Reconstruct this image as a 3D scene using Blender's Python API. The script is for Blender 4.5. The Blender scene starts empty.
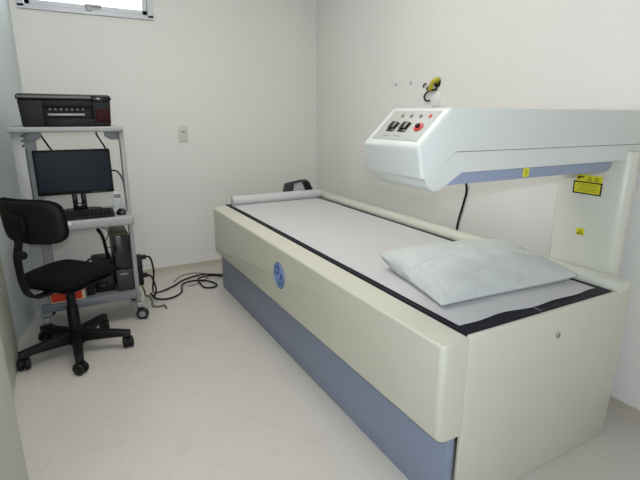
import bpy, bmesh, math, random
from mathutils import Vector, Matrix
random.seed(7)
S = bpy.context.scene
PI = math.pi

# ------------------------------------------------------------------ camera
cam_data = bpy.data.cameras.new('camera')
cam_data.sensor_width = 36.0
cam_data.lens = 462.0 / 640.0 * 36.0
cam_data.clip_start = 0.02
cam = bpy.data.objects.new('camera', cam_data)
S.collection.objects.link(cam)
vy = Vector((58 - 320, 240 - 113.5, -462.0)).normalized()
vx = Vector((1190 - 320, 240 - 118, -462.0))
vx = (vx - vy * vx.dot(vy)).normalized()
vz = vx.cross(vy)
RW = Matrix((vx, vy, vz))
cam.matrix_world = Matrix.Translation((0, 0, 1.25)) @ RW.to_4x4()
S.camera = cam

# ------------------------------------------------------------------ world, lights, exposure
W = bpy.data.worlds.new('sky'); S.world = W; W.use_nodes = True
bgn = W.node_tree.nodes['Background']
bgn.inputs[0].default_value = (0.86, 0.93, 1.0, 1)
bgn.inputs[1].default_value = 2.2

def lamp(name, typ, loc, target, power, color, **kw):
    d = bpy.data.lights.new(name, typ); d.energy = power; d.color = color
    for k, v in kw.items(): setattr(d, k, v)
    o = bpy.data.objects.new(name, d); S.collection.objects.link(o)
    o.location = loc
    o.rotation_euler = (Vector(target) - Vector(loc)).to_track_quat('-Z', 'Y').to_euler()
    return o
# fluorescent ceiling luminaire of the room
lamp('ceiling_lamp', 'AREA', (0.52, 1.85, 2.545), (0.52, 1.85, 0), 16.0, (1.0, 0.98, 0.962), shape='RECTANGLE', size=1.2, size_y=1.2)
# the compact camera's own flash, just above its lens
lamp('camera_flash', 'AREA', (0.0, -0.02, 1.335), (0.93, 1.67, 0.86), 14.0, (0.80, 0.90, 1.0), shape='DISK', size=0.05)
# daylight entering by the high window
lamp('window_daylight', 'AREA', (0.27, 3.80, 2.22), (0.6, 1.6, 0.6), 5.0, (0.78, 0.89, 1.0), shape='RECTANGLE', size=0.7, size_y=0.5)

# added ambient fill lamp, set in the unseen doorway behind the camera
lamp('doorway_fill', 'AREA', (0.0, -1.05, 1.2), (0.6, 2.0, 1.1), 1.8, (0.90, 0.95, 1.0), shape='RECTANGLE', size=0.85, size_y=1.7)

vs = S.view_settings
vs.view_transform = 'Standard'; vs.look = 'None'; vs.exposure = -0.13; vs.gamma = 1.0; vs.use_curve_mapping = False

# ------------------------------------------------------------------ materials
def lin(c):
    return tuple(((v / 255) / 12.92 if v / 255 <= 0.04045 else ((v / 255 + 0.055) / 1.055) ** 2.4) for v in c) + (1,)
def mat(name, rgb, rough=0.5, metal=0.0, var=0.0, scale=8.0, bump=0.0, bscale=200.0, spec=0.5, emit=None, stretch=None, clear=0.0):
    m = bpy.data.materials.new(name); m.use_nodes = True
    nt = m.node_tree; b = nt.nodes['Principled BSDF']
    c = lin(rgb)
    b.inputs['Base Color'].default_value = c
    b.inputs['Roughness'].default_value = rough
    b.inputs['Metallic'].default_value = metal
    b.inputs['Specular IOR Level'].default_value = spec
    b.inputs['Coat Weight'].default_value = clear
    tc = nt.nodes.new('ShaderNodeTexCoord')
    mp = nt.nodes.new('ShaderNodeMapping'); nt.links.new(tc.outputs['Object'], mp.inputs[0])
    if stretch: mp.inputs['Scale'].default_value = stretch
    if var > 0:
        n = nt.nodes.new('ShaderNodeTexNoise'); n.inputs['Scale'].default_value = scale
        n.inputs['Detail'].default_value = 5
        nt.links.new(mp.outputs[0], n.inputs['Vector'])
        r = nt.nodes.new('ShaderNodeValToRGB')
        r.color_ramp.elements[0].position = 0.3; r.color_ramp.elements[1].position = 0.7
        r.color_ramp.elements[0].color = tuple(min(1, v * (1 - var)) for v in c[:3]) + (1,)
        r.color_ramp.elements[1].color = tuple(min(1, v * (1 + var)) for v in c[:3]) + (1,)
        nt.links.new(n.outputs['Fac'], r.inputs[0]); nt.links.new(r.outputs[0], b.inputs['Base Color'])
    if bump > 0:
        n2 = nt.nodes.new('ShaderNodeTexNoise'); n2.inputs['Scale'].default_value = bscale
        nt.links.new(mp.outputs[0], n2.inputs['Vector'])
        bp = nt.nodes.new('ShaderNodeBump'); bp.inputs['Strength'].default_value = bump; bp.inputs['Distance'].default_value = 0.004
        nt.links.new(n2.outputs['Fac'], bp.inputs['Height']); nt.links.new(bp.outputs[0], b.inputs['Normal'])
    if emit:
        b.inputs['Emission Color'].default_value = lin(emit[0]); b.inputs['Emission Strength'].default_value = emit[1]
    return m

M = dict(
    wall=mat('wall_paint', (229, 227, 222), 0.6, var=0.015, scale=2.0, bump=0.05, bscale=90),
    wall_shaded=mat('shaded_wall_paint', (200, 207, 206), 0.6, var=0.015, scale=2.0),  # left wall's shade put into the colour as a darker, bluer tint
    frame=mat('door_frame_paint', (178, 180, 170), 0.5),
    ceil=mat('ceiling_paint', (232, 231, 227), 0.8),
    skirt=mat('vinyl_cove', (186, 178, 162), 0.5, var=0.03, scale=6),
    cream=mat('cream_enamel', (204, 202, 187), 0.38, var=0.012, scale=5, bump=0.03, bscale=260),
    cream2=mat('cream_plastic', (208, 207, 194), 0.36, var=0.01, scale=5),
    armw=mat('off_white_plastic', (206, 208, 204), 0.36, var=0.01, scale=4),
    seam=mat('seam_shadow_gap', (120, 119, 112), 0.7),
    blue=mat('blue_grey_enamel', (136, 146, 168), 0.42, var=0.012, scale=5),
    navy=mat('navy_vinyl', (22, 22, 34), 0.6, spec=0.3, var=0.1, scale=20, bump=0.15, bscale=300),
    paper=mat('exam_paper', (200, 198, 199), 0.75, var=0.02, scale=5, bump=0.15, bscale=14),
    pillow=mat('pillow_cotton', (198, 201, 199), 0.8, var=0.02, scale=7, bump=0.25, bscale=24),
    alu=mat('anodised_aluminium', (176, 178, 182), 0.4, metal=0.6, var=0.03, scale=20, stretch=(1, 1, 12)),
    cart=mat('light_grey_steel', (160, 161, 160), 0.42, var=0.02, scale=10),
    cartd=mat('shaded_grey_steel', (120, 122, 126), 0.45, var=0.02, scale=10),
    black=mat('black_plastic', (11, 11, 12), 0.5, spec=0.3, var=0.08, scale=30, bump=0.1, bscale=500),
    black2=mat('matte_black_fabric', (9, 8, 9), 0.9, spec=0.2, var=0.12, scale=60, bump=0.3, bscale=700),
    gloss=mat('gloss_black_plastic', (16, 16, 18), 0.18),
    screen=mat('dark_screen', (20, 27, 38), 0.35, spec=0.12),
    dgrey=mat('dark_grey_plastic', (46, 46, 50), 0.45, var=0.05, scale=12),
    mgrey=mat('mid_grey_plastic', (112, 110, 110), 0.5, var=0.04, scale=12),
    lgrey=mat('pale_grey_plastic', (192, 193, 192), 0.45),
    silver=mat('silver_plastic', (150, 152, 156), 0.35, metal=0.3),
    chrome=mat('chrome', (200, 200, 200), 0.15, metal=1.0),
    yellow=mat('yellow_sticker', (214, 206, 30), 0.5, var=0.03, scale=60),
    ink=mat('black_ink', (26, 26, 14), 0.6),
    panel=mat('grey_membrane', (172, 174, 166), 0.5, var=0.02, scale=40),
    red=mat('red_plastic', (196, 40, 36), 0.4),
    redbox=mat('red_card', (208, 52, 30), 0.6, var=0.08, scale=30),
    card=mat('cream_card', (206, 194, 160), 0.7),
    maroon=mat('maroon_gloss', (46, 8, 10), 0.5, spec=0.15),
    logo=mat('emblem_blue', (62, 92, 146), 0.4),
    logol=mat('emblem_pale', (140, 164, 202), 0.4),
    olive=mat('olive_cable', (104, 108, 62), 0.5),
    dust=mat('dusty_khaki', (112, 104, 82), 0.7, var=0.08, scale=30),
    white=mat('white_plastic', (232, 232, 228), 0.4),
    hole=mat('dark_cavity', (30, 28, 26), 0.9),
    yel2=mat('yellow_green_wire', (190, 176, 50), 0.5, var=0.1, scale=80),
    tyre=mat('caster_rubber', (36, 36, 38), 0.6),
    door=mat('door_laminate', (180, 183, 170), 0.45, var=0.015, scale=3),
    diff=mat('lamp_diffuser', (240, 240, 236), 0.5, emit=((255, 248, 236), 2.0)),
)
def floor_mat():
    m = mat('speckled_vinyl', (202, 197, 190), 0.38, var=0.02, scale=3.0)
    nt = m.node_tree; b = nt.nodes['Principled BSDF']
    ramp = [n for n in nt.nodes if n.type == 'VALTORGB'][0]
    tc = nt.nodes['Texture Coordinate']
    n = nt.nodes.new('ShaderNodeTexNoise'); n.inputs['Scale'].default_value = 55; n.inputs['Detail'].default_value = 6
    nt.links.new(tc.outputs['Object'], n.inputs['Vector'])
    r = nt.nodes.new('ShaderNodeValToRGB')
    r.color_ramp.elements[0].position = 0.35; r.color_ramp.elements[0].color = (0.955, 0.95, 0.945, 1)
    r.color_ramp.elements[1].position = 0.62; r.color_ramp.elements[1].color = (1, 1, 1, 1)
    nt.links.new(n.outputs['Fac'], r.inputs[0])
    mx = nt.nodes.new('ShaderNodeMixRGB'); mx.blend_type = 'MULTIPLY'; mx.inputs[0].default_value = 1
    nt.links.new(ramp.outputs[0], mx.inputs[1]); nt.links.new(r.outputs[0], mx.inputs[2])
    nt.links.new(mx.outputs[0], b.inputs['Base Color'])
    return m
M['floor'] = floor_mat()
def glass_mat():
    m = bpy.data.materials.new('window_glass'); m.use_nodes = True
    nt = m.node_tree; nt.nodes.clear()
    o = nt.nodes.new('ShaderNodeOutputMaterial'); mx = nt.nodes.new('ShaderNodeMixShader')
    t = nt.nodes.new('ShaderNodeBsdfTransparent'); g = nt.nodes.new('ShaderNodeBsdfGlossy'); g.inputs['Roughness'].default_value = 0.05
    mx.inputs[0].default_value = 0.06
    nt.links.new(t.outputs[0], mx.inputs[1]); nt.links.new(g.outputs[0], mx.inputs[2]); nt.links.new(mx.outputs[0], o.inputs[0])
    return m
M['glass'] = glass_mat()
def add_stains(m, scale, lo, hi, tint, amt):
    nt = m.node_tree; b = nt.nodes['Principled BSDF']
    src = b.inputs['Base Color'].links[0].from_socket
    tc = nt.nodes['Texture Coordinate']
    n = nt.nodes.new('ShaderNodeTexNoise'); n.inputs['Scale'].default_value = scale; n.inputs['Detail'].default_value = 1.5
    nt.links.new(tc.outputs['Object'], n.inputs['Vector'])
    mr = nt.nodes.new('ShaderNodeMapRange'); mr.inputs['From Min'].default_value = lo; mr.inputs['From Max'].default_value = hi; mr.inputs['To Max'].default_value = amt
    nt.links.new(n.outputs['Fac'], mr.inputs['Value'])
    mx = nt.nodes.new('ShaderNodeMixRGB'); nt.links.new(mr.outputs[0], mx.inputs[0]); nt.links.new(src, mx.inputs[1])
    mx.inputs[2].default_value = lin(tint); nt.links.new(mx.outputs[0], b.inputs['Base Color'])
add_stains(M['pillow'], 14, 0.64, 0.72, (176, 168, 142), 0.25)
add_stains(M['floor'], 9, 0.60, 0.70, (168, 160, 148), 0.12)

# ------------------------------------------------------------------ geometry helpers (everything in world metres)
def bevel(bm, r, seg=2, edges=None):
    if r <= 0: return
    es = edges if edges is not None else [e for e in bm.edges if len(e.link_faces) == 2 and e.calc_face_angle(0) > 0.5]
    bmesh.ops.bevel(bm, geom=es, offset=r, segments=seg, profile=0.5, affect='EDGES', clamp_overlap=True)
def box(x0, x1, y0, y1, z0, z1, r=0.0, seg=2):
    bm = bmesh.new()
    bmesh.ops.create_cube(bm, size=1)
    for v in bm.verts:
        v.co = Vector((x0 if v.co.x < 0 else x1, y0 if v.co.y < 0 else y1, z0 if v.co.z < 0 else z1))
    bevel(bm, r, seg)
    return bm
def prism(pts, axis, a, b, r=0.0, seg=2):
    """closed outline extruded from a to b; axis 'y': pts are (x, z); 'z': (x, y); 'x': (y, z)"""
    bm = bmesh.new()
    def P(p, t):
        return {'y': (p[0], t, p[1]), 'z': (p[0], p[1], t), 'x': (t, p[0], p[1])}[axis]
    A = [bm.verts.new(P(p, a)) for p in pts]; B = [bm.verts.new(P(p, b)) for p in pts]
    n = len(pts)
    bm.faces.new(A); bm.faces.new(B[::-1])
    for i in range(n): bm.faces.new((A[i], B[i], B[(i + 1) % n], A[(i + 1) % n]))
    bmesh.ops.recalc_face_normals(bm, faces=bm.faces)
    bevel(bm, r, seg)
    return bm
def cyl(p0, p1, r0, r1=None, n=20, bev=0.0):
    r1 = r0 if r1 is None else r1
    p0, p1 = Vector(p0), Vector(p1); d = p1 - p0
    bm = bmesh.new()
    bmesh.ops.create_cone(bm, cap_ends=True, segments=n, radius1=r0, radius2=r1, depth=d.length)
    bevel(bm, bev, 2)
    bm.transform(Matrix.Translation((p0 + p1) / 2) @ d.to_track_quat('Z', 'Y').to_matrix().to_4x4())
    return bm
def smooth_path(pts, k=6):
    P = [Vector(p) for p in pts]
    if len(P) < 3: return P
    out = []
    for i in range(len(P) - 1):
        p0 = P[max(i - 1, 0)]; p1 = P[i]; p2 = P[i + 1]; p3 = P[min(i + 2, len(P) - 1)]
        for j in range(k):
            t = j / k
            out.append(0.5 * ((2 * p1) + (p2 - p0) * t + (2 * p0 - 5 * p1 + 4 * p2 - p3) * t * t + (3 * p1 - p0 - 3 * p2 + p3) * t ** 3))
    out.append(P[-1]); return out
def tube(pts, r, n=8, k=6, flat=None):
    """round tube along a smoothed path; flat = (half width, half thickness, width direction) for a flat bar"""
    P = smooth_path(pts, k); bm = bmesh.new(); rings = []
    up = Vector((0, 0, 1))
    prev = None
    for i, p in enumerate(P):
        t = (P[min(i + 1, len(P) - 1)] - P[max(i - 1, 0)]).normalized()
        if flat:
            a = Vector(flat[2]); a = (a - t * a.dot(t)).normalized(); b = t.cross(a)
            ring = [p + a * sx * flat[0] + b * sy * flat[1] for sx, sy in ((-1, -1), (1, -1), (1, 1), (-1, 1))]
        else:
            if prev is None:
                a = t.cross(up) if abs(t.dot(up)) < 0.95 else t.cross(Vector((1, 0, 0)))
            else: a = prev - t * prev.dot(t)
            a.normalize(); prev = a; b = t.cross(a)
            ring = [p + (a * math.cos(2 * PI * j / n) + b * math.sin(2 * PI * j / n)) * r for j in range(n)]
        rings.append([bm.verts.new(q) for q in ring])
    m = len(rings[0])
    for i in range(len(rings) - 1):
        for j in range(m):
            bm.faces.new((rings[i][j], rings[i][(j + 1) % m], rings[i + 1][(j + 1) % m], rings[i + 1][j]))
    bm.faces.new(rings[0][::-1]); bm.faces.new(rings[-1])
    bmesh.ops.recalc_face_normals(bm, faces=bm.faces)
    return bm
def join(*bms):
    out = bmesh.new()
    for b in bms:
        me = bpy.data.meshes.new('tmp'); b.to_mesh(me); b.free(); out.from_mesh(me); bpy.data.meshes.remove(me)
    return out
def xf(bm, m):
    bm.transform(m); return bm
def root_of(o):
    while o.parent: o = o.parent
    return o
def obj(name, bm, material, parent=None, smooth=True, origin=None):
    me = bpy.data.meshes.new(name)
    off = Vector(root_of(parent).location) if parent else Vector(origin or (0, 0, 0))
    bm.transform(Matrix.Translation(-off))
    bm.to_mesh(me); bm.free()
    me.materials.append(material)
    if smooth:
        me.shade_smooth()
        try: me.set_sharp_from_angle(angle=math.radians(38))
        except Exception: pass
    o = bpy.data.objects.new(name, me); S.collection.objects.link(o)
    if parent: o.parent = parent
    else: o.location = off
    return o
def tag(o, label, cat, group=None):
    o['label'] = label; o['category'] = cat
    if group: o['group'] = group
    return o
def thing(name, loc, label, cat, group=None):
    o = bpy.data.objects.new(name, None); S.collection.objects.link(o); o.location = loc
    o.empty_display_size = 0.05
    return tag(o, label, cat, group)
def struct(name, bm, m, parent=None, smooth=False):
    o = obj(name, bm, m, parent, smooth)
    if not parent: o['kind'] = 'structure'
    return o

# ------------------------------------------------------------------ the room
XR, YB, ZC = 2.0, 3.73, 2.6
struct('floor', box(-1.2, XR + 0.1, -1.0, YB + 0.1, -0.1, 0), M['floor'])
struct('ceiling', box(-1.2, XR + 0.1, -1.0, YB + 0.1, ZC, ZC + 0.1), M['ceil'])
struct('wall_right', box(XR, XR + 0.1, -1.0, YB, 0, ZC), M['wall'])
WX0, WX1, WZ0, WZ1 = -0.131, 0.668, 1.905, 2.42
struct('wall_back', join(box(-1.2, WX0, YB, YB + 0.1, 0, ZC), box(WX1, XR + 0.1, YB, YB + 0.1, 0, ZC),
                         box(WX0, WX1, YB, YB + 0.1, 0, WZ0), box(WX0, WX1, YB, YB + 0.1, WZ1, ZC)), M['wall'])
# the left wall runs slightly out of square
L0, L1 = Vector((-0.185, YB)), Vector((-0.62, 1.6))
struct('wall_left', prism([(L0.x, L0.y), (L1.x, L1.y), (L1.x - 0.1, L1.y), (L0.x - 0.1, L0.y)], 'z', 0, ZC), M['wall_shaded'])
struct('wall_entrance', box(-1.2, -0.222, -0.2, 1.5, 0, ZC, 0.004), M['frame'])
struct('wall_closet', box(-0.8, -0.6, 1.5, 1.62, 0, ZC), M['wall'])
struct('wall_front', join(box(-1.2, -0.45, -1.1, -1.0, 0, ZC), box(0.45, XR + 0.1, -1.1, -1.0, 0, ZC), box(-0.45, 0.45, -1.1, -1.0, 2.1, ZC)), M['wall'])
def cove(x0, x1, along, fixed, sign, name):
    prof = [(0, 0), (0, 0.05), (0.006, 0.05), (0.008, 0.02), (0.013, 0.008), (0.024, 0.001), (0.024, 0)]
    if along == 'x': bm = prism([(fixed + sign * d, z) for d, z in prof], 'x', x0, x1)
    else: bm = prism([(fixed + sign * d, z) for d, z in prof], 'y', x0, x1)
    return struct(name, bm, M['skirt'])
cove(-0.2, XR, 'x', YB, -1, 'baseboard_back')
cove(-1.0, YB, 'y', XR, -1, 'baseboard_right')
# window: aluminium frame, tilting sash, glass, latch
wf = struct('window_1', join(box(WX0 - 0.012, WX1 + 0.012, YB - 0.012, YB + 0.07, WZ0 - 0.012, WZ0 + 0.018, 0.002),
                             box(WX0 - 0.012, WX1 + 0.012, YB - 0.012, YB + 0.07, WZ1 - 0.018, WZ1 + 0.012, 0.002),
                             box(WX0 - 0.012, WX0 + 0.025, YB - 0.012, YB + 0.07, WZ0, WZ1, 0.002),
                             box(WX1 - 0.025, WX1 + 0.012, YB - 0.012, YB + 0.07, WZ0, WZ1, 0.002)), M['alu'])
SX0, SX1, SZ0, SZ1 = WX0 + 0.028, WX1 - 0.028, WZ0 + 0.02, WZ1 - 0.02
struct('window_sash', join(box(SX0, SX1, YB + 0.004, YB + 0.04, SZ0, SZ0 + 0.028, 0.002), box(SX0, SX1, YB + 0.004, YB + 0.04, SZ1 - 0.028, SZ1, 0.002),
                           box(SX0, SX0 + 0.03, YB + 0.004, YB + 0.04, SZ0, SZ1, 0.002), box(SX1 - 0.03, SX1, YB + 0.004, YB + 0.04, SZ0, SZ1, 0.002)), M['alu'], wf)
struct('window_pane', box(SX0 + 0.03, SX1 - 0.03, YB + 0.02, YB + 0.024, SZ0 + 0.028, SZ1 - 0.028), M['glass'], wf)
struct('window_latch', join(box(0.25, 0.285, YB - 0.02, YB + 0.004, SZ0 - 0.012, SZ0 + 0.02, 0.003), box(0.245, 0.345, YB - 0.022, YB - 0.008, SZ0 + 0.016, SZ0 + 0.03, 0.003)), M['silver'], wf)
# open door leaf folded back along the left wall
dr = struct('door_1', box(-0.372, -0.337, 1.80, 2.70, 0.008, 2.1, 0.003), M['door'])
struct('door_handle', join(cyl((-0.337, 2.60, 1.0), (-0.29, 2.60, 1.0), 0.009), cyl((-0.293, 2.60, 1.0), (-0.293, 2.49, 1.0), 0.009)), M['chrome'], dr, True)

# ceiling luminaire (out of the photograph, above)
cl = thing('ceiling_light', (0.52, 1.85, 2.55), 'white surface fluorescent luminaire with pale diffuser on the ceiling', 'ceiling light')
obj('housing', box(-0.10, 1.14, 1.23, 2.47, 2.565, 2.6, 0.006), M['white'], cl)
obj('diffuser', box(-0.08, 1.12, 1.25, 2.45, 2.55, 2.566, 0.004), M['diff'], cl)

# light switch on the back wall
sw = thing('light_switch', (0.831, YB, 1.04), 'white light switch plate on the back wall right of the window', 'light switch')
obj('plate', box(0.795, 0.867, YB - 0.009, YB, 1.04, 1.16, 0.004), M['cream2'], sw)
obj('rocker', box(0.815, 0.847, YB - 0.014, YB - 0.008, 1.112, 1.126, 0.002), M['cart'], sw)

# ------------------------------------------------------------------ bone densitometer: table, column, scanning arm
Y0, Y1 = 0.855, 3.20
D = thing('bone_densitometer', (1.33, 2.03, 0), 'large cream bone densitometer table with blue base and overhanging scanning arm', 'bone densitometer')
prof = [(0.880, 0.300), (0.866, 0.318), (0.866, 0.613), (0.871, 0.620), (0.945, 0.632), (0.956, 0.632), (0.965, 0.624), (0.965, 0.300)]
bm = prism(prof, 'y', Y0, Y1 - 0.08)
ce = [e for e in bm.edges if all(abs(v.co.y - Y0) < 1e-5 for v in e.verts) and all(v.co.x < 0.9 for v in e.verts)]
bevel(bm, 0.020, 5, ce)
bevel(bm, 0.006, 3, [e for e in bm.edges if abs(e.verts[0].co.y - e.verts[1].co.y) > 1 and all(v.co.x < 0.89 for v in e.verts)])
bevel(bm, 0.015, 3, [e for e in bm.edges if all(abs(v.co.y - (Y1 - 0.08)) < 1e-4 and v.co.z < 0.35 for v in e.verts)])
obj('side_panel', bm, M['cream'], D)
bm = box(0.932, 0.964, Y0 + 0.02, Y1 + 0.015, 0.0, 0.304, 0.004)
obj('kick_panel', bm, M['blue'], D)['label'] = 'blue-grey lower kick panel along the table side'
obj('panel_latch', join(cyl((0.905, 0.905, 0.302), (0.905, 0.905, 0.282), 0.007), box(0.893, 0.936, 0.895, 0.925, 0.285, 0.293, 0.002)), M['dgrey'], D)
ep = obj('end_panel', prism([(0.9675, 0.0), (1.779, 0.0), (1.792, 0.30), (1.792, 0.632), (0.9675, 0.632)], 'y', Y0, Y0 + 0.018, 0.006, 3), M['cream'], D)
obj('lock', join(cyl((1.379, Y0 + 0.002, 0.54), (1.379, Y0 - 0.006, 0.54), 0.011, bev=0.002)), M['chrome'], ep)
obj('lock_slot', box(1.3775, 1.3805, Y0 - 0.0065, Y0 - 0.0055, 0.534, 0.546), M['hole'], ep)
obj('foot_panel', box(0.966, 1.792, Y1 - 0.02, Y1, 0.02, 0.60, 0.006), M['cream'], D)
obj('rear_panel', box(1.772, 1.79, Y0 + 0.02, Y1 - 0.02, 0.02, 0.61, 0.002), M['cream'], D)
obj('table_deck', box(0.96, 1.775, Y0 + 0.019, Y1 - 0.021, 0.53, 0.585), M['cream'], D)
rail = [(1.706, 0.628), (1.706, 0.646), (1.714, 0.661), (1.735, 0.669), (1.760, 0.668), (1.777, 0.659), (1.786, 0.642), (1.786, 0.633), (1.782, 0.628)]
obj('side_rail', prism(rail, 'y', Y0 - 0.004, Y1 - 0.005, 0.006, 2), M['cream2'], D)
# column
col = [(1.794, 1.205), (1.786, 1.195), (1.784, 0.962), (1.796, 0.938), (1.815, 0.928), (1.838, 0.930), (1.93, 1.02), (1.93, 1.205)]
co = obj('column', prism(col, 'z', 0.06, 1.125, 0.004, 2), M['cream2'], D)
# arm: upper shell, lower shell, blue underside tray
AY0, AY1 = 0.95, 1.208
up = [(0.812, 1.168), (0.920, 1.270), (1.97, 1.270), (1.97, 1.151), (0.945, 1.153), (0.852, 1.085), (0.830, 1.085)]
bm = prism(up, 'y', AY0, AY1)
bmesh.ops.bevel(bm, geom=[e for e in bm.edges if e.calc_face_angle(0) > 0.3 and not (all(v.co.z < 1.16 for v in e.verts))], offset=0.010, segments=4, profile=0.5, affect='EDGES', clamp_overlap=True)
arm = obj('arm_upper_shell', bm, M['armw'], D)
low = [(0.838, 1.088), (0.852, 1.083), (0.947, 1.151), (1.965, 1.149), (1.965, 1.094), (0.976, 1.094), (0.918, 1.060), (0.905, 1.044), (0.880, 1.044), (0.858, 1.058)]
bm = prism(low, 'y', AY0 + 0.003, AY1 - 0.004)
bevel(bm, 0.024, 4, [e for e in bm.edges if all(v.co.x < 0.9 and v.co.z < 1.09 and v.co.y > AY0 + 0.1 for v in e.verts)])
bevel(bm, 0.010, 3, [e for e in bm.edges if e.calc_face_angle(0) > 0.4 and all(v.co.x < 0.975 and v.co.z < 1.084 and v.co.y < AY0 + 0.1 for v in e.verts)])
obj('arm_lower_shell', bm, M['armw'], D)
tray = [(0.916, 1.061), (0.976, 1.0935), (1.706, 1.0935), (1.704, 1.078), (1.694, 1.066), (1.68, 1.061)]
tr = obj('arm_underside_tray', prism(tray, 'y', AY0 + 0.004, AY1 - 0.004, 0.002, 2), M['blue'], D)
# control panel on the sloping arm end
pA, pB = Vector((0.812, 0, 1.168)), Vector((0.920, 0, 1.270))
sl = (pB - pA).normalized(); nrm = Vector((-sl.z, 0, sl.x))
if nrm.z < 0: nrm = -nrm
Ls = (pB - pA).length
def on_slope(u, y, h=0.0):        # u 0..1 up the slope
    return pA + sl * (u * Ls) + nrm * h + Vector((0, y, 0))
def slope_box(u0, u1, y0, y1, h0, h1, r=0.0):
    bm = bmesh.new(); bmesh.ops.create_cube(bm, size=1)
    for v in bm.verts:
        v.co = on_slope(u0 if v.co.x < 0 else u1, y0 if v.co.y < 0 else y1, h0 if v.co.z < 0 else h1)
    bmesh.ops.recalc_face_normals(bm, faces=bm.faces)
    bevel(bm, r, 2); return bm
cp = obj('control_panel', slope_box(0.13, 0.91, AY0 + 0.025, AY1 - 0.028, -0.003, 0.0012, 0.0005), M['panel'], D)
for (y0, y1) in ((1.108, 1.142), (1.055, 1.089)):
    obj('rocker_switch', join(slope_box(0.34, 0.57, y0, y1, 0.0, 0.004, 0.001), slope_box(0.40, 0.57, y0 + 0.003, y1 - 0.003, 0.003, 0.009, 0.002)), M['gloss'], cp)
c0 = on_slope(0.47, 1.012, 0.0)
obj('stop_button', cyl(c0, c0 + nrm * 0.005, 0.015, bev=0.001), M['red'], cp)
obj('stop_button_cap', cyl(c0 + nrm * 0.005, c0 + nrm * 0.012, 0.007, bev=0.002), M['maroon'], cp)
for i, y in enumerate((1.122, 1.082, 1.042, 1.002)):
    c0 = on_slope(0.76, y, 0.0)
    obj('indicator_lamp', cyl(c0, c0 + nrm * 0.004, 0.0055, n=12), M['red'] if i == 3 else M['mgrey'], cp)
obj('panel_legend', join(*[slope_box(0.22, 0.235, y, y + 0.03, 0.001, 0.0016) for y in (1.06, 1.11)]), M['mgrey'], cp)

# warning labels (flat stickers)
def tri_bm(cy, cz, s, x):       # a triangle outline on the column face (plane of constant x), drawn as three strokes
    p = [Vector((x, cy, cz + s)), Vector((x, cy - s * 0.9, cz - s * 0.6)), Vector((x, cy + s * 0.9, cz - s * 0.6))]
    return join(*[tube([p[i], p[(i + 1) % 3]], s * 0.09, 4) for i in range(3)], tube([(x, cy, cz + s * 0.35), (x, cy, cz - s * 0.25)], s * 0.1, 4))
XC = 1.785
def skew_box(y0, y1, z0, z1, x0, x1, tilt=0.0):
    bm = box(x0, x1, y0, y1, z0, z1)
    for v in bm.verts: v.co.z += (v.co.y - y0) * tilt
    return bm
wl = obj('warning_label', join(skew_box(1.022, 1.132, 0.953, 1.000, XC - 0.0018, XC + 0.002), skew_box(1.022, 1.125, 0.998, 1.026, XC - 0.0016, XC + 0.002)), M['yellow'], D)
wl['label'] = 'yellow laser warning label with black border and triangle symbols'
fr = join(skew_box(1.020, 1.134, 0.951, 0.956, XC - 0.0024, XC), skew_box(1.020, 1.134, 0.995, 1.000, XC - 0.0024, XC),
          skew_box(1.020, 1.025, 0.951, 1.000, XC - 0.0024, XC), skew_box(1.129, 1.134, 0.951, 1.000, XC - 0.0024, XC))
obj('border', fr, M['ink'], wl)
obj('warning_symbol', tri_bm(1.072, 1.011, 0.010, XC - 0.002), M['ink'], wl)
obj('warning_symbol', tri_bm(1.044, 1.011, 0.010, XC - 0.002), M['ink'], wl)
obj('arrow_mark', join(skew_box(1.094, 1.118, 1.014, 1.019, XC - 0.0024, XC), skew_box(1.112, 1.120, 1.008, 1.016, XC - 0.0024, XC)), M['ink'], wl)
obj('fine_print', join(*[skew_box(1.034 + 0.004 * (i % 2), 1.122 - 0.006 * (i % 3), 0.962 + 0.0065 * i, 0.9645 + 0.0065 * i, XC - 0.0021, XC) for i in range(5)]), mat('olive_print', (150, 140, 22), 0.6), wl)
w2 = obj('radiation_label', skew_box(1.062, 1.094, 0.786, 0.815, XC - 0.0018, XC + 0.002), M['yellow'], D)
w2['label'] = 'small yellow triangle warning sticker low on the column'
obj('warning_symbol', tri_bm(1.078, 0.802, 0.009, XC - 0.002), M['ink'], w2)
obj('fine_print', join(skew_box(1.066, 1.074, 0.789, 0.794, XC - 0.0022, XC), skew_box(1.080, 1.090, 0.789, 0.794, XC - 0.0022, XC)), M['ink'], w2)
w3 = obj('caution_sticker', box(1.236, 1.262, AY0 + 0.0022, AY0 + 0.006, 1.066, 1.092), M['yellow'], D)
w3['label'] = 'yellow caution sticker with exclamation mark'
tr_mark = join(box(1.2475, 1.2505, AY0 + 0.0016, AY0 + 0.003, 1.076, 1.087), box(1.2475, 1.2505, AY0 + 0.0016, AY0 + 0.003, 1.070, 1.073))
obj('caution_mark', tr_mark, M['ink'], w3)

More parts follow.
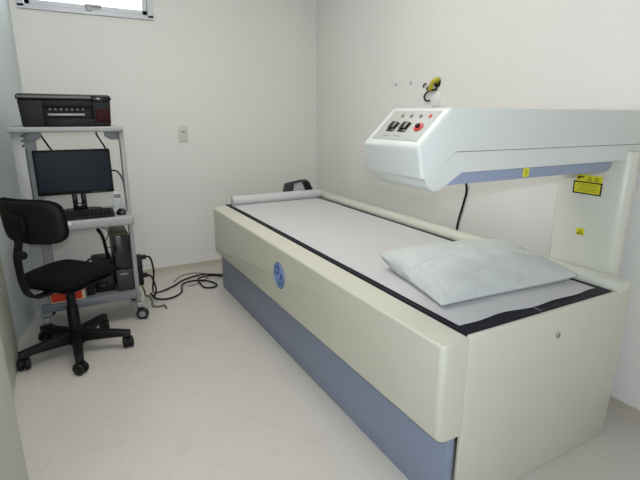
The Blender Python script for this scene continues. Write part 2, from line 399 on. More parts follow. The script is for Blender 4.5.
# round blue maker's emblem on the side panel: ring, four water-drop swirls, two script letters
EY, EZ, ER, EX = 2.003, 0.476, 0.068, 0.868
em = obj('emblem', cyl((EX + 0.002, EY, EZ), (EX - 0.003, EY, EZ), ER, n=48, bev=0.001), M['logo'], D)
em['label'] = 'round blue monogram emblem'
def ep_(u, v): return (EX - 0.0034, EY - u * ER, EZ + v * ER)     # u to the viewer's right
obj('emblem_ring', tube([ep_(0.86 * math.cos(2 * PI * i / 40), 0.86 * math.sin(2 * PI * i / 40)) for i in range(41)], 0.0028, 6, 1), M['logol'], em)
sw4 = []
for q in range(4):
    a0 = q * PI / 2 + 0.25
    pts = [ep_((0.74 - 0.14 * math.sin(PI * t)) * math.cos(a0 + t * 1.15), (0.74 - 0.14 * math.sin(PI * t)) * math.sin(a0 + t * 1.15)) for t in (0, .25, .5, .75, 1)]
    pts.append(ep_(0.66 * math.cos(a0 + 0.95), 0.66 * math.sin(a0 + 0.95)))
    sw4.append(tube(pts, 0.0022, 6, 5))
obj('emblem_swirls', join(*sw4), M['logol'], em)
G = [(-0.05, 0.28), (-0.18, 0.42), (-0.36, 0.36), (-0.48, 0.10), (-0.44, -0.14), (-0.28, -0.20), (-0.12, -0.06), (-0.06, 0.12), (-0.10, -0.16), (-0.16, -0.38), (-0.34, -0.46), (-0.46, -0.34), (-0.28, -0.22), (0.0, -0.14)]
E_ = [(0.42, 0.30), (0.34, 0.44), (0.18, 0.40), (0.12, 0.22), (0.24, 0.06), (0.34, 0.04), (0.18, 0.02), (0.04, -0.18), (0.12, -0.40), (0.32, -0.42), (0.48, -0.22), (0.44, -0.10)]
obj('emblem_letters', join(tube([ep_(*p) for p in G], 0.0026, 6, 5), tube([ep_(*p) for p in E_], 0.0026, 6, 5)), M['logol'], em)

# ------------------------------------------------------------------ on the table: pad, paper, pillow, positioner
def padded(x0, x1, y0, y1, z0, z1, nx, ny, fn, r=0.01):
    bm = bmesh.new(); top = []; bot = []
    for i in range(nx + 1):
        rt, rb = [], []
        for j in range(ny + 1):
            x = x0 + (x1 - x0) * i / nx; y = y0 + (y1 - y0) * j / ny
            rt.append(bm.verts.new((x, y, z1 + fn(x, y)))); rb.append(bm.verts.new((x, y, z0)))
        top.append(rt); bot.append(rb)
    for i in range(nx):
        for j in range(ny):
            bm.faces.new((top[i][j], top[i + 1][j], top[i + 1][j + 1], top[i][j + 1]))
            bm.faces.new((bot[i][j], bot[i][j + 1], bot[i + 1][j + 1], bot[i + 1][j]))
    for i in range(nx):
        bm.faces.new((top[i][0], bot[i][0], bot[i + 1][0], top[i + 1][0])); bm.faces.new((top[i][ny], top[i + 1][ny], bot[i + 1][ny], bot[i][ny]))
    for j in range(ny):
        bm.faces.new((top[0][j], top[0][j + 1], bot[0][j + 1], bot[0][j])); bm.faces.new((top[nx][j], bot[nx][j], bot[nx][j + 1], top[nx][j + 1]))
    bmesh.ops.recalc_face_normals(bm, faces=bm.faces)
    return bm
PX0, PX1, PY0, PY1 = 0.966, 1.704, 0.876, 3.17
pd = thing('mattress_pad', (1.33, 2.0, 0.585), 'thin navy blue mattress pad lying in the table top', 'mattress')
obj('pad', box(PX0, PX1, PY0, PY1, 0.586, 0.630, 0.008, 3), M['navy'], pd)
obj('piping', tube([(PX0 + 0.006, PY0 + 0.006, 0.629), (PX0 + 0.004, PY1 - 0.01, 0.630)], 0.005, 8, 1), M['navy'], pd)
obj('stitch_tab', box(1.312, 1.318, 0.882, 0.93, 0.6295, 0.6312, 0.0004), M['mgrey'], pd)
# paper sheet, one length pulled off its roll, with a wavy near edge
RO_Y, RO_R = 3.095, 0.033
def near_edge(x): return 0.920 + 0.008 * math.sin((x - 0.98) * 11) + 0.005 * math.sin((x - 0.9) * 27) - 0.012 * max(0, (x - 1.5) / 0.15)
bm = bmesh.new(); nx, ny = 40, 110; g = []
for i in range(nx + 1):
    x = 0.990 + (1.668 - 0.990) * i / nx; r_ = []
    ye = near_edge(x)
    for j in range(ny + 1):
        y = ye + (RO_Y - ye) * j / ny
        z = 0.6342 + 0.0010 * math.sin(x * 9 + y * 4) * math.sin(y * 5.3)
        r_.append(bm.verts.new((x, y, z)))
    g.append(r_)
for i in range(nx):
    for j in range(ny): bm.faces.new((g[i][j], g[i + 1][j], g[i + 1][j + 1], g[i][j + 1]))
low_ = bmesh.ops.duplicate(bm, geom=bm.faces[:])
for v in [q for q in low_['geom'] if isinstance(q, bmesh.types.BMVert)]: v.co.z -= 0.0012
bmesh.ops.bridge_loops(bm, edges=[e for e in bm.edges if e.is_boundary])
bmesh.ops.recalc_face_normals(bm, faces=bm.faces)
ps = thing('exam_paper', (1.33, 2.0, 0.631), 'white exam table paper unrolled over the navy pad with its roll at the far end', 'paper')
obj('paper_sheet', bm, M['paper'], ps)
roll = cyl((0.995, RO_Y, 0.632 + RO_R), (1.690, RO_Y, 0.632 + RO_R), RO_R, n=40, bev=0.002)
ro = obj('paper_roll', roll, M['paper'], ps)
obj('roll_core', join(cyl((0.9935, RO_Y, 0.632 + RO_R), (1.6915, RO_Y, 0.632 + RO_R), 0.016, n=24)), M['card'], ro)

# pillow
def pillow_bm():
    c = [Vector((1.020, 1.035)), Vector((1.668, 0.985)), Vector((1.700, 1.425)), Vector((1.085, 1.475))]
    n = 72; bm = bmesh.new(); tp = []; bt = []
    rnd = random.Random(3)
    ph = [rnd.uniform(0, 6) for _ in range(8)]
    for i in range(n + 1):
        a, b = [], []
        u = i / n
        for j in range(n + 1):
            v = j / n
            # edges pulled in a little between the pointed corners
            uu = 2 * u - 1; vv = 2 * v - 1
            uu *= 1 - 0.045 * (1 - vv * vv); vv2 = vv * (1 - 0.06 * (1 - (2 * u - 1) ** 2))
            U = (uu + 1) / 2; V = (vv2 + 1) / 2
            p = c[0] * (1 - U) * (1 - V) + c[1] * U * (1 - V) + c[2] * U * V + c[3] * (1 - U) * V
            e = (1 - abs(2 * u - 1) ** 2.6) * (1 - abs(2 * v - 1) ** 2.6)
            h = max(e, 0) ** 0.48
            wr = 0.004 * math.sin(9 * u + 4 * v + ph[0]) * h + 0.003 * math.sin(17 * v - 7 * u + ph[1]) * h + 0.003 * math.sin(23 * u + 13 * v + ph[2]) * (1 - h) * (0 if h == 0 else 1)
            wr += (0.0035 * math.sin(31 * u + 8 * v + ph[3]) * math.sin(12 * v + ph[4]) + 0.003 * math.sin(41 * v - 16 * u + ph[5]) * math.sin(9 * u + ph[6])) * h
            wr -= 0.011 * math.exp(-((u - 0.07) / 0.016) ** 2) * h + 0.005 * math.exp(-((v - 0.06) / 0.02) ** 2) * h * (0.5 + 0.5 * math.sin(14 * u))
            edge = 0.648 + 0.012 * abs(2 * u - 1) * (1 if v > 0.5 else 0.2) + 0.040 * ((1 - u) ** 3) * (v ** 2) + 0.012 * (u ** 4)
            zt = edge + 0.100 * h * (0.85 + 0.22 * v) + wr
            zb = edge - (edge - 0.6355) * min(1, h * 2.2)
            if i in (0, n) or j in (0, n):
                w = bm.verts.new((p.x, p.y, edge)); a.append(w); b.append(w)
            else:
                a.append(bm.verts.new((p.x, p.y, zt))); b.append(bm.verts.new((p.x, p.y, zb)))
        tp.append(a); bt.append(b)
    for i in range(n):
        for j in range(n):
            bm.faces.new((tp[i][j], tp[i + 1][j], tp[i + 1][j + 1], tp[i][j + 1]))
            f = (bt[i][j], bt[i][j + 1], bt[i + 1][j + 1], bt[i + 1][j])
            try: bm.faces.new(f)
            except ValueError: pass
    bmesh.ops.recalc_face_normals(bm, faces=bm.faces)
    return bm
tag(obj('pillow', pillow_bm(), M['pillow'], origin=(1.35, 1.23, 0.636)), 'white cotton pillow lying on the paper at the near end of the table', 'pillow')

# positioner arch behind the paper roll
PY_ = 3.150
ft = thing('positioning_support', (1.55, PY_, 0.630), 'small dark grey trapezoid arch standing behind the paper roll', 'positioning support')
zb = 0.631
obj('left_leg', prism([(1.395, zb), (1.425, zb + 0.105), (1.500, zb + 0.118), (1.480, zb)], 'y', PY_ - 0.01, PY_ + 0.02, 0.003), M['dgrey'], ft)
obj('right_leg', prism([(1.625, zb), (1.572, zb + 0.125), (1.625, zb + 0.125), (1.690, zb)], 'y', PY_ - 0.01, PY_ + 0.02, 0.003), M['black'], ft)['label'] = 'black right leg'
obj('top_bar', prism([(1.420, zb + 0.100), (1.432, zb + 0.120), (1.560, zb + 0.140), (1.61, zb + 0.138), (1.62, zb + 0.124), (1.56, zb + 0.124)], 'y', PY_ - 0.008, PY_ + 0.018, 0.002), M['dgrey'], ft)
obj('back_plate', prism([(1.470, zb), (1.490, zb + 0.106), (1.580, zb + 0.120), (1.640, zb)], 'y', PY_ + 0.010, PY_ + 0.018, 0.001), M['lgrey'], ft)

# ------------------------------------------------------------------ right wall fittings
wo = thing('wall_outlet_hole', (XR, 2.225, 1.38), 'open wire hole with yellow wires in the right wall above the arm', 'wall wiring')
obj('cavity', cyl((XR + 0.001, 2.205, 1.437), (XR - 0.002, 2.205, 1.437), 0.030, n=20), M['hole'], wo)
obj('yellow_wire', join(tube([(XR - 0.002, 2.19, 1.455), (XR - 0.03, 2.20, 1.445), (XR - 0.035, 2.22, 1.42), (XR - 0.02, 2.245, 1.395)], 0.012, 8),
                        tube([(XR - 0.002, 2.20, 1.44), (XR - 0.04, 2.205, 1.44), (XR - 0.03, 2.215, 1.40)], 0.010, 8)), M['yel2'], wo)
obj('black_wire', tube([(XR - 0.002, 2.20, 1.40), (XR - 0.012, 2.235, 1.393), (XR - 0.012, 2.275, 1.385), (XR - 0.012, 2.30, 1.36), (XR - 0.012, 2.285, 1.335), (XR - 0.012, 2.25, 1.335)], 0.005, 8), M['black'], wo)
for (y, z) in ((2.27, 1.42), (2.303, 1.437)):
    obj('wire_end', tube([(XR - 0.001, y, z), (XR - 0.012, y + 0.006, z - 0.01), (XR - 0.010, y + 0.012, z - 0.025)], 0.005, 6), M['dgrey'], wo)
obj('cover_strip', box(XR - 0.006, XR, 2.17, 2.235, 1.30, 1.385, 0.002), M['white'], wo)
for (y, where) in ((2.603, 'farther from the yellow wires'), (2.448, 'nearer to the yellow wires')):
    w = thing('wall_plug', (XR, y, 1.447), 'tiny grey plug hole in the right wall, the one %s' % where, 'wall plug', 'plug holes in the right wall')
    obj('plug', cyl((XR + 0.001, y, 1.447), (XR - 0.004, y, 1.447), 0.009, n=12), M['lgrey'], w)
    obj('plug_screw', join(cyl((XR - 0.003, y, 1.444), (XR - 0.008, y, 1.440), 0.006, n=10)), M['lgrey'], w)
tag(obj('wall_cable', tube([(XR - 0.004, 2.12, 1.20), (XR - 0.008, 2.10, 1.15), (XR - 0.008, 1.98, 1.0), (XR - 0.008, 1.90, 0.86), (XR - 0.008, 1.91, 0.76), (XR - 0.008, 1.945, 0.61), (XR - 0.012, 1.96, 0.35), (XR - 0.03, 2.0, 0.012), (XR - 0.12, 2.05, 0.010)], 0.006, 8), M['black'], origin=(XR, 2.0, 0)),
    'black power cable hanging down the right wall below the arm', 'cable')

# ------------------------------------------------------------------ computer cart
ct = thing('computer_cart', (0.03, 3.0, 0), 'light grey steel computer cart on casters holding printer and monitor', 'computer cart')
PYF, PYB = 2.905, 2.955
obj('top_shelf', box(-0.243, 0.312, 2.87, 3.24, 1.153, 1.182, 0.008, 3), M['cart'], ct)
lp = obj('post', box(-0.232, -0.172, PYF, PYB, 0.115, 1.153, 0.006), M['cart'], ct)
obj('slot', join(*[box(-0.186, -0.174, PYF - 0.0015, PYF + 0.003, z, z + 0.012, 0.001) for z in (1.08, 1.105, 1.13)], box(-0.1745, -0.169, PYF - 0.001, PYF + 0.004, 0.70, 1.07)), M['dgrey'], lp)
obj('cable_channel', box(-0.182, -0.128, 3.06, 3.09, 0.19, 1.153, 0.003), M['cart'], ct)
rp = obj('post', box(0.288, 0.314, PYF, PYB, 0.115, 1.153, 0.006), M['cart'], ct)
obj('slot', box(0.289, 0.293, PYF - 0.0015, PYF + 0.003, 0.72, 1.10), M['mgrey'], rp)
for s, x in ((1, -0.165), (-1, 0.287)):
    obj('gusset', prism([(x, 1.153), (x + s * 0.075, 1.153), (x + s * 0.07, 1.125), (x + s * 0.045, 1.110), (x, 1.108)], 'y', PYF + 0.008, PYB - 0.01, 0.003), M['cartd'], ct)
obj('keyboard_shelf', box(-0.245, 0.307, 2.765, 3.16, 0.638, 0.69, 0.010, 3), M['cart'], ct)
obj('shelf_sticker', box(-0.043, -0.010, 2.7635, 2.766, 0.668, 0.684, 0.0005), M['white'], ct)['label'] = 'small white sticker on the shelf front'
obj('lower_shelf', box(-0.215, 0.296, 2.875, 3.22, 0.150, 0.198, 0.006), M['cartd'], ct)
for x in (-0.205, 0.303):
    ft_ = obj('foot', box(x - 0.016, x + 0.016, 2.875, 3.26, 0.085, 0.118, 0.006), M['cart'], ct)
    for y in (2.895, 3.235):
        cs = obj('caster', join(cyl((x, y, 0.118), (x, y, 0.06), 0.010, n=12), box(x - 0.016, x + 0.016, y - 0.020, y + 0.020, 0.066, 0.088, 0.004)), M['black'], ct)
        w = Vector((-0.35, -0.94, 0)); c = Vector((x + 0.012, y, 0.037))
        obj('wheel', cyl(c - w * 0.016, c + w * 0.016, 0.037, n=28, bev=0.005), M['tyre'], cs)
        obj('wheel_cap', cyl(c + w * 0.014, c + w * 0.0185, 0.020, n=24, bev=0.001), M['silver'], cs)

# printer
pr = thing('printer', (0.045, 3.04, 1.182), 'black inkjet printer on the top shelf of the cart', 'printer')
FY = 2.885
obj('body', join(prism([(-0.168, 1.1825), (0.252, 1.1825), (0.262, 1.322), (-0.178, 1.322)], 'y', FY + 0.02, 3.21, 0.010, 3),
                 prism([(-0.168, 1.1825), (-0.062, 1.1825), (-0.062, 1.318), (-0.176, 1.318)], 'y', FY, FY + 0.04, 0.008, 3),
                 prism([(0.165, 1.1825), (0.252, 1.1825), (0.260, 1.318), (0.165, 1.318)], 'y', FY, FY + 0.04, 0.008, 3),
                 box(-0.066, 0.168, FY + 0.002, FY + 0.04, 1.286, 1.318, 0.004)), M['black'], pr)
obj('scanner_lid', prism([(-0.184, 1.323), (0.268, 1.323), (0.262, 1.342), (0.25, 1.349), (-0.168, 1.349), (-0.180, 1.342)], 'y', FY - 0.002, 3.215, 0.004, 2), M['dgrey'], pr)
obj('lid_trim', box(-0.176, 0.165, FY - 0.004, FY + 0.002, 1.330, 1.338, 0.001), M['mgrey'], pr)
obj('control_strip', box(0.168, 0.262, FY - 0.006, FY + 0.03, 1.316, 1.343, 0.004), M['gloss'], pr)
obj('output_slot', box(-0.062, 0.165, FY + 0.016, FY + 0.024, 1.205, 1.288), M['hole'], pr)
obj('paper_bar', box(-0.048, 0.128, FY + 0.008, FY + 0.018, 1.238, 1.250, 0.003), M['silver'], pr)
rl = []
for i in range(7): rl.append(cyl((-0.04 + i * 0.026, FY + 0.012, 1.270), (-0.03 + i * 0.026, FY + 0.012, 1.270), 0.006, n=10))
obj('feed_rollers', join(*rl), M['mgrey'], pr)
obj('output_tray', prism([(-0.056, 1.184), (0.176, 1.184), (0.172, 1.222), (-0.052, 1.222)], 'y', FY - 0.012, FY + 0.02, 0.005, 2), M['black'], pr)
obj('card_panel', box(0.180, 0.250, FY - 0.003, FY + 0.004, 1.205, 1.275, 0.003), M['maroon'], pr)['label'] = 'dark maroon card slot cover'

# monitor
mo = thing('monitor', (0.045, 3.0, 0.69), 'flat black computer monitor switched off on the cart shelf', 'monitor')
MY = 3.0
ti = Matrix.Translation((0.043, MY, 0.80)) @ Matrix.Rotation(math.radians(-3), 4, 'X') @ Matrix.Translation((-0.043, -MY, -0.80))
obj('casing', xf(box(-0.154, 0.239, MY, MY + 0.035, 0.800, 1.053, 0.006), ti), M['black'], mo)
obj('screen', xf(box(-0.142, 0.227, MY - 0.0012, MY + 0.004, 0.820, 1.041), ti), M['screen'], mo)
obj('button_row', xf(join(*[box(0.13 + 0.018 * i, 0.139 + 0.018 * i, MY - 0.001, MY + 0.004, 0.806, 0.810) for i in range(4)]), ti), M['mgrey'], mo)
obj('stand_neck', join(box(0.012, 0.040, MY + 0.01, MY + 0.03, 0.70, 0.86, 0.005), box(0.058, 0.086, MY + 0.01, MY + 0.03, 0.70, 0.86, 0.005), box(0.012, 0.086, MY + 0.005, MY + 0.035, 0.695, 0.745, 0.008)), M['gloss'], mo)
obj('stand_base', prism([(-0.055, 2.955), (-0.02, 2.925), (0.13, 2.925), (0.165, 2.955), (0.165, 3.07), (0.13, 3.10), (-0.02, 3.10), (-0.055, 3.07)], 'z', 0.6905, 0.704, 0.004), M['black'], mo)

# keyboard with keys as surface relief
kbd = thing('keyboard', (0.03, 2.85, 0.69), 'black keyboard on the cart shelf in front of the monitor', 'keyboard')
KT = Matrix.Translation((0.03, 2.785, 0.692)) @ Matrix.Rotation(math.radians(7), 4, 'X')
obj('tray', xf(box(-0.19, 0.182, 0, 0.125, 0.0, 0.016, 0.005), KT), M['black'], kbd)
ks = []
for r in range(5):
    for c in range(17): ks.append(box(-0.18 + c * 0.0208, -0.163 + c * 0.0208, 0.012 + r * 0.021, 0.029 + r * 0.021, 0.015, 0.0215, 0.0015, 1))
obj('keys', xf(join(*ks), KT), M['black'], kbd)
# mouse
ms = bmesh.new(); bmesh.ops.create_uvsphere(ms, u_segments=20, v_segments=12, radius=1)
for v in ms.verts:
    v.co = Vector((0.252 + v.co.x * 0.028, 2.853 + v.co.y * 0.048, 0.6905 + max(v.co.z, -0.05) * 0.032 + 0.0016))
mth = thing('mouse', (0.252, 2.853, 0.69), 'black computer mouse right of the keyboard', 'mouse')
obj('shell', ms, M['gloss'], mth)
obj('scroll_wheel', cyl((0.249, 2.828, 0.716), (0.255, 2.828, 0.716), 0.006, n=14), M['dgrey'], mth)
# pale handset standing behind the mouse
ph_ = thing('cordless_handset', (0.247, 2.94, 0.69), 'pale grey keypad handset standing upright behind the mouse', 'handset')
hT = Matrix.Translation((0.247, 2.94, 0.69)) @ Matrix.Rotation(math.radians(-8), 4, 'X')
obj('cradle', box(0.218, 0.276, 2.91, 2.975, 0.6905, 0.704, 0.004), M['lgrey'], ph_)
hb = obj('handset_body', xf(box(-0.024, 0.024, -0.012, 0.012, 0.012, 0.118, 0.005), hT), M['lgrey'], ph_)
obj('display', xf(box(-0.017, 0.017, -0.0132, -0.011, 0.080, 0.102, 0.0005), hT), M['mgrey'], ph_)
obj('keypad', xf(join(*[box(-0.016 + 0.0125 * c, -0.007 + 0.0125 * c, -0.0135, -0.011, 0.024 + 0.013 * r, 0.031 + 0.013 * r, 0.0005, 1) for c in range(3) for r in range(4)]), hT), M['silver'], ph_)

# computer tower
pc = thing('computer_tower', (0.237, 3.08, 0.198), 'dark computer tower standing at the right of the lower cart shelf', 'computer tower')
obj('case', box(0.192, 0.286, 2.93, 3.20, 0.1985, 0.548, 0.004), M['dgrey'], pc)
obj('case_top', box(0.193, 0.285, 2.925, 3.20, 0.545, 0.556, 0.003), M['dust'], pc)
obj('upper_front', box(0.191, 0.287, 2.915, 2.932, 0.335, 0.546, 0.004), M['gloss'], pc)
obj('lower_front', box(0.191, 0.287, 2.912, 2.932, 0.199, 0.333, 0.004), M['dgrey'], pc)
for z in (0.39, 0.44, 0.49): obj('drive_bay', box(0.197, 0.281, 2.9135, 2.918, z, z + 0.003), M['dgrey'], pc)
obj('badge', box(0.214, 0.258, 2.909, 2.914, 0.302, 0.310, 0.001), M['silver'], pc)
# power backup box
ub = thing('backup_power_unit', (0.125, 3.05, 0.198), 'black box unit standing beside the computer tower on the lower shelf', 'power unit')
obj('case', box(0.072, 0.182, 2.95, 3.20, 0.1985, 0.372, 0.006), M['black'], ub)
obj('front_panel', box(0.078, 0.176, 2.945, 2.953, 0.205, 0.36, 0.004), M['gloss'], ub)
obj('power_button', cyl((0.127, 2.944, 0.30), (0.127, 2.949, 0.30), 0.010, n=16), M['dgrey'], ub)
sg = thing('equipment_box', (0.045, 3.0, 0.198), 'small dark grey box between the red carton and the black unit', 'box')
obj('case', box(0.022, 0.066, 2.93, 3.08, 0.1985, 0.29, 0.004), M['dgrey'], sg)
obj('face', box(0.026, 0.062, 2.927, 2.932, 0.20, 0.28, 0.002), M['black'], sg)
# adapter lying on top of the backup box
ad = thing('flat_adapter_box', (0.09, 3.02, 0.372), 'flat black box lying on the black unit beside the computer tower', 'box')
obj('case', box(0.074, 0.18, 2.96, 3.10, 0.3725, 0.402, 0.004), M['black'], ad)
obj('status_lamps', join(*[box(0.09 + 0.02 * i, 0.096 + 0.02 * i, 2.9585, 2.961, 0.386, 0.390) for i in range(4)]), M['dgrey'], ad)
# red carton
rb = thing('red_carton', (-0.085, 3.0, 0.198), 'flat red and cream carton on the lower cart shelf behind the chair', 'carton')
obj('carton', box(-0.169, 0.012, 2.885, 3.055, 0.1985, 0.262, 0.002), M['card'], rb)
obj('red_front', box(-0.164, -0.005, 2.8835, 2.886, 0.206, 0.257, 0.0005), M['redbox'], rb)
obj('red_lid', box(-0.164, 0.000, 2.90, 3.05, 0.2615, 0.2632, 0.0005), M['redbox'], rb)
# power strip on the cart's right post
st = thing('power_strip', (0.336, 2.95, 0.20), 'black power strip hanging upright on the right side of the cart', 'power strip')
obj('strip_body', box(0.3145, 0.345, 2.925, 2.97, 0.21, 0.405, 0.005), M['black'], st)
obj('socket_row', join(*[cyl((0.3445, 2.948, 0.235 + 0.045 * i), (0.347, 2.948, 0.235 + 0.045 * i), 0.014, n=16) for i in range(4)]), M['gloss'], st)
for z in (0.375, 0.255): obj('plug_head', box(0.345, 0.373, 2.935, 2.962, z, z + 0.025, 0.004), M['black'], st)
# cables
def cable(pts, r, m, label, group=None, k=6, name='cable'):
    return tag(obj(name, tube(pts, r, 8, k), m, origin=tuple(pts[-1][:2]) + (0,)), label, 'cable', group)
cable([(0.37, 2.948, 0.388), (0.40, 2.96, 0.37), (0.425, 3.05, 0.25), (0.43, 3.2, 0.08), (0.452, 3.30, 0.009), (0.50, 3.30, 0.008), (0.60, 3.36, 0.0125), (0.70, 3.46, 0.0125), (0.85, 3.51, 0.0135), (0.97, 3.46, 0.010), (1.05, 3.40, 0.008)], 0.0062, M['black'], 'black cable from the top of the power strip along the floor to the table foot', 'floor power cables')
cable([(0.37, 2.948, 0.268), (0.40, 2.96, 0.24), (0.43, 3.05, 0.12), (0.435, 3.20, 0.02), (0.425, 3.30, 0.0085), (0.44, 3.19, 0.0085), (0.49, 3.14, 0.0085), (0.56, 3.15, 0.0085), (0.625, 3.22, 0.0085), (0.665, 3.36, 0.0135), (0.76, 3.40, 0.0135),
       (0.85, 3.35, 0.0125), (0.895, 3.26, 0.0085), (0.86, 3.205, 0.0085), (0.80, 3.23, 0.0085), (0.79, 3.32, 0.0085), (0.80, 3.42, 0.018), (0.90, 3.44, 0.018), (1.03, 3.36, 0.009)], 0.0062, M['black'], 'black cable looping on the floor beside the foot of the table', 'floor power cables')
cable([(0.330, 2.93, 0.21), (0.345, 2.95, 0.16), (0.37, 3.12, 0.06), (0.405, 3.25, 0.012), (0.41, 3.14, 0.007), (0.40, 3.06, 0.006), (0.44, 3.03, 0.006), (0.47, 3.04, 0.006), (0.475, 2.985, 0.006)], 0.006, M['olive'], 'thin olive green cable end lying by the right cart caster')
cable([(0.62, 3.46, 0.005), (0.70, 3.58, 0.005), (0.82, 3.60, 0.005), (0.90, 3.50, 0.005), (0.80, 3.36, 0.004), (0.70, 3.32, 0.004)], 0.0035, M['dust'], 'thin grey brown cable on the floor near the back wall')
cable([(-0.10, 3.08, 1.150), (-0.10, 3.10, 1.13), (-0.075, 3.09, 1.08), (-0.045, 3.08, 1.02), (-0.04, 3.07, 0.95)], 0.005, M['black'], 'thin black cable dropping behind the left half of the monitor', name='monitor_cable')
cable([(0.185, 3.08, 1.150), (0.185, 3.09, 1.13), (0.205, 3.085, 1.09), (0.225, 3.08, 1.04), (0.225, 3.07, 0.95)], 0.005, M['black'], 'thin black cable dropping behind the right half of the monitor', name='monitor_cable')
cable([(0.23, 3.06, 0.92), (0.27, 3.04, 0.915), (0.292, 3.02, 0.87), (0.298, 3.01, 0.80), (0.298, 3.01, 0.70)], 0.005, M['dgrey'], 'thin grey cable curving from the monitor edge to the right post', name='monitor_cable')
cable([(0.115, 2.78, 0.628), (0.13, 2.82, 0.595), (0.145, 2.90, 0.53), (0.155, 2.95, 0.45), (0.16, 2.99, 0.4085)], 0.010, M['black'], 'thick black cable dropping from the keyboard shelf to the lower shelf', name='desk_cable')
cable([(0.13, 2.80, 0.634), (0.165, 2.86, 0.605), (0.170, 2.90, 0.56), (0.145, 2.93, 0.50), (0.16, 2.96, 0.47), (0.187, 2.98, 0.47)], 0.003, M['dgrey'], 'thin looping grey cable under the keyboard shelf beside the tower', name='desk_cable')
cable([(0.035, 2.96, 0.293), (0.03, 2.955, 0.36), (0.05, 2.95, 0.41), (0.09, 2.948, 0.42), (0.125, 2.95, 0.412), (0.13, 2.955, 0.405)], 0.006, M['black'], 'black cable arching over the boxes on the lower shelf', name='desk_cable')

# ------------------------------------------------------------------ swivel chair
CX, CY, CA = -0.060, 2.625, math.radians(45)
ch = thing('swivel_chair', (CX, CY, 0), 'black fabric swivel chair with five-caster base in front of the cart', 'office chair')
F = Vector((math.cos(CA), math.sin(CA), 0)); T = Vector((math.sin(CA), -math.cos(CA), 0))   # forward, to its right
def local(a, b, z): return Vector((CX, CY, 0)) + F * a + T * b + Vector((0, 0, z))
def cushion(center, U, V, Nn, hu, hv, th, ex, curve_u=0.0, curve_v=0.0, n=28):
    """rounded pad: superellipse outline, domed faces, rolled rim"""
    bm = bmesh.new(); rings = []
    prof = [(0.0, 1.0), (0.35, 0.99), (0.7, 0.95), (0.88, 0.82), (0.96, 0.55), (1.0, 0.0), (0.96, -0.55), (0.88, -0.82), (0.7, -0.95), (0.35, -1.0), (0.0, -1.0)]
    m = 56
    for (s, h) in prof:
        ring = []
        for k in range(m):
            a = 2 * PI * k / m; c, d = math.cos(a), math.sin(a)
            e = 2.0 / ex
            u = math.copysign(abs(c) ** e, c) * s; v = math.copysign(abs(d) ** e, d) * s
            p = center + U * (u * hu) + V * (v * hv) + Nn * (h * th / 2 + curve_u * u * u + curve_v * v * v)
            ring.append(p)
        rings.append(ring)
    vr = []
    for i, ring in enumerate(rings):
        if i in (0, len(rings) - 1): vr.append([bm.verts.new(ring[0])])
        else: vr.append([bm.verts.new(p) for p in ring])
    for i in range(len(vr) - 1):
        A, B = vr[i], vr[i + 1]
        for k in range(m):
            k2 = (k + 1) % m
            if len(A) == 1: bm.faces.new((A[0], B[k], B[k2]))
            elif len(B) == 1: bm.faces.new((A[k], B[0], A[k2]))
            else: bm.faces.new((A[k], B[k], B[k2], A[k2]))
    bmesh.ops.recalc_face_normals(bm, faces=bm.faces)
    return bm
Z = Vector((0, 0, 1))
obj('seat', cushion(local(0.014, 0.0, 0.442), F, T, Z, 0.178, 0.178, 0.060, 6.0, curve_u=-0.012, curve_v=0.010), M['black2'], ch)
obj('seat_shell', cushion(local(0.014, 0, 0.409), F, T, Z, 0.165, 0.165, 0.022, 6.0), M['black'], ch)
BC = local(-0.200, 0.008, 0.766)
tiltN = (F + Z * 0.10).normalized(); tiltV = T.cross(tiltN).normalized()
if tiltV.z < 0: tiltV = -tiltV
obj('backrest', cushion(BC, T, tiltV, tiltN, 0.190, 0.110, 0.042, 4.2, curve_u=0.055), M['black2'], ch)
obj('backrest_shell', cushion(BC - tiltN * 0.018, T, tiltV, tiltN, 0.182, 0.102, 0.022, 4.2, curve_u=0.055), M['black'], ch)
bp0 = BC - tiltN * 0.036
obj('bracket', xf(box(-0.035, 0.035, -0.009, 0.009, -0.045, 0.045, 0.005), Matrix.Translation(bp0) @ Matrix((T, F, Z)).transposed().to_4x4()), M['black'], ch)
obj('back_bar', tube([BC - tiltN * 0.045 + Z * 0.03, BC - tiltN * 0.05 - Z * 0.08, local(-0.262, 0, 0.60), local(-0.255, 0, 0.48), local(-0.228, 0, 0.412), local(-0.17, 0, 0.390), local(-0.02, 0, 0.392)], 0.02, 4, 8, flat=(0.018, 0.007, T)), M['black'], ch)
kp = local(-0.263, 0.018, 0.625)
obj('height_knob', cyl(kp, kp + T * 0.030, 0.022, 0.018, 16, 0.003), M['black'], ch)
obj('seat_plate', xf(box(-0.10, 0.10, -0.07, 0.07, 0, 0.024, 0.004), Matrix.Translation(local(0, 0, 0.376)) @ Matrix((F, T, Z)).transposed().to_4x4()), M['black'], ch)
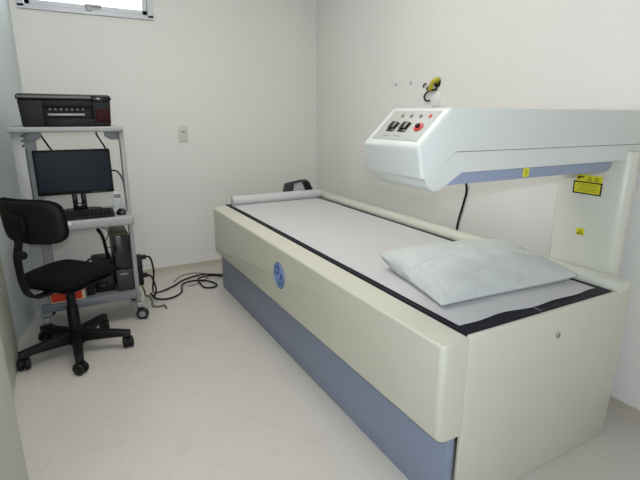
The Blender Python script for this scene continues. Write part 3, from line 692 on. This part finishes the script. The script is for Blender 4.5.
obj('lever', tube([local(0.02, 0.05, 0.385), local(0.03, 0.14, 0.38), local(0.03, 0.2, 0.372)], 0.006, 8), M['black'], ch)
obj('gas_column', join(cyl((CX, CY, 0.06), (CX, CY, 0.27), 0.031, 0.028, 20, 0.003), cyl((CX, CY, 0.26), (CX, CY, 0.34), 0.022, n=20), cyl((CX, CY, 0.33), (CX, CY, 0.378), 0.016, n=20)), M['black'], ch)
obj('hub', cyl((CX, CY, 0.055), (CX, CY, 0.13), 0.046, 0.040, 24, 0.005), M['black'], ch)
for i in range(5):
    a = math.radians(199 + 72 * i); d = Vector((math.cos(a), math.sin(a), 0)); s = Vector((-d.y, d.x, 0))
    def q(r, w, z): return Vector((CX, CY, 0)) + d * r + s * w + Z * z
    bm = bmesh.new(); st_ = []
    for (r, w, zt, zb_) in ((0.03, 0.028, 0.128, 0.066), (0.12, 0.025, 0.118, 0.070), (0.22, 0.022, 0.106, 0.072), (0.275, 0.020, 0.098, 0.066)):
        st_.append([bm.verts.new(q(r, sx * w * (0.75 if up_ else 1), zt if up_ else zb_)) for sx, up_ in ((-1, 0), (1, 0), (1, 1), (-1, 1))])
    for j in range(len(st_) - 1):
        for k in range(4): bm.faces.new((st_[j][k], st_[j][(k + 1) % 4], st_[j + 1][(k + 1) % 4], st_[j + 1][k]))
    bm.faces.new(st_[0]); bm.faces.new(st_[-1])
    bmesh.ops.recalc_face_normals(bm, faces=bm.faces)
    bevel(bm, 0.004, 2)
    lg = obj('leg', bm, M['black'], ch)
    c = q(0.258, 0, 0)
    ca = a + random.uniform(-1.2, 1.2); wd = Vector((math.cos(ca), math.sin(ca), 0))
    cs = join(cyl(c + Z * 0.072, c + Z * 0.045, 0.008, n=12), cyl(c - wd * 0.027 + Z * 0.031, c - wd * 0.002 + Z * 0.031, 0.031, n=24, bev=0.008), cyl(c + wd * 0.002 + Z * 0.031, c + wd * 0.027 + Z * 0.031, 0.031, n=24, bev=0.008), cyl(c - wd * 0.005 + Z * 0.031, c + wd * 0.005 + Z * 0.031, 0.024, n=16))
    obj('caster', cs, M['black'], lg)
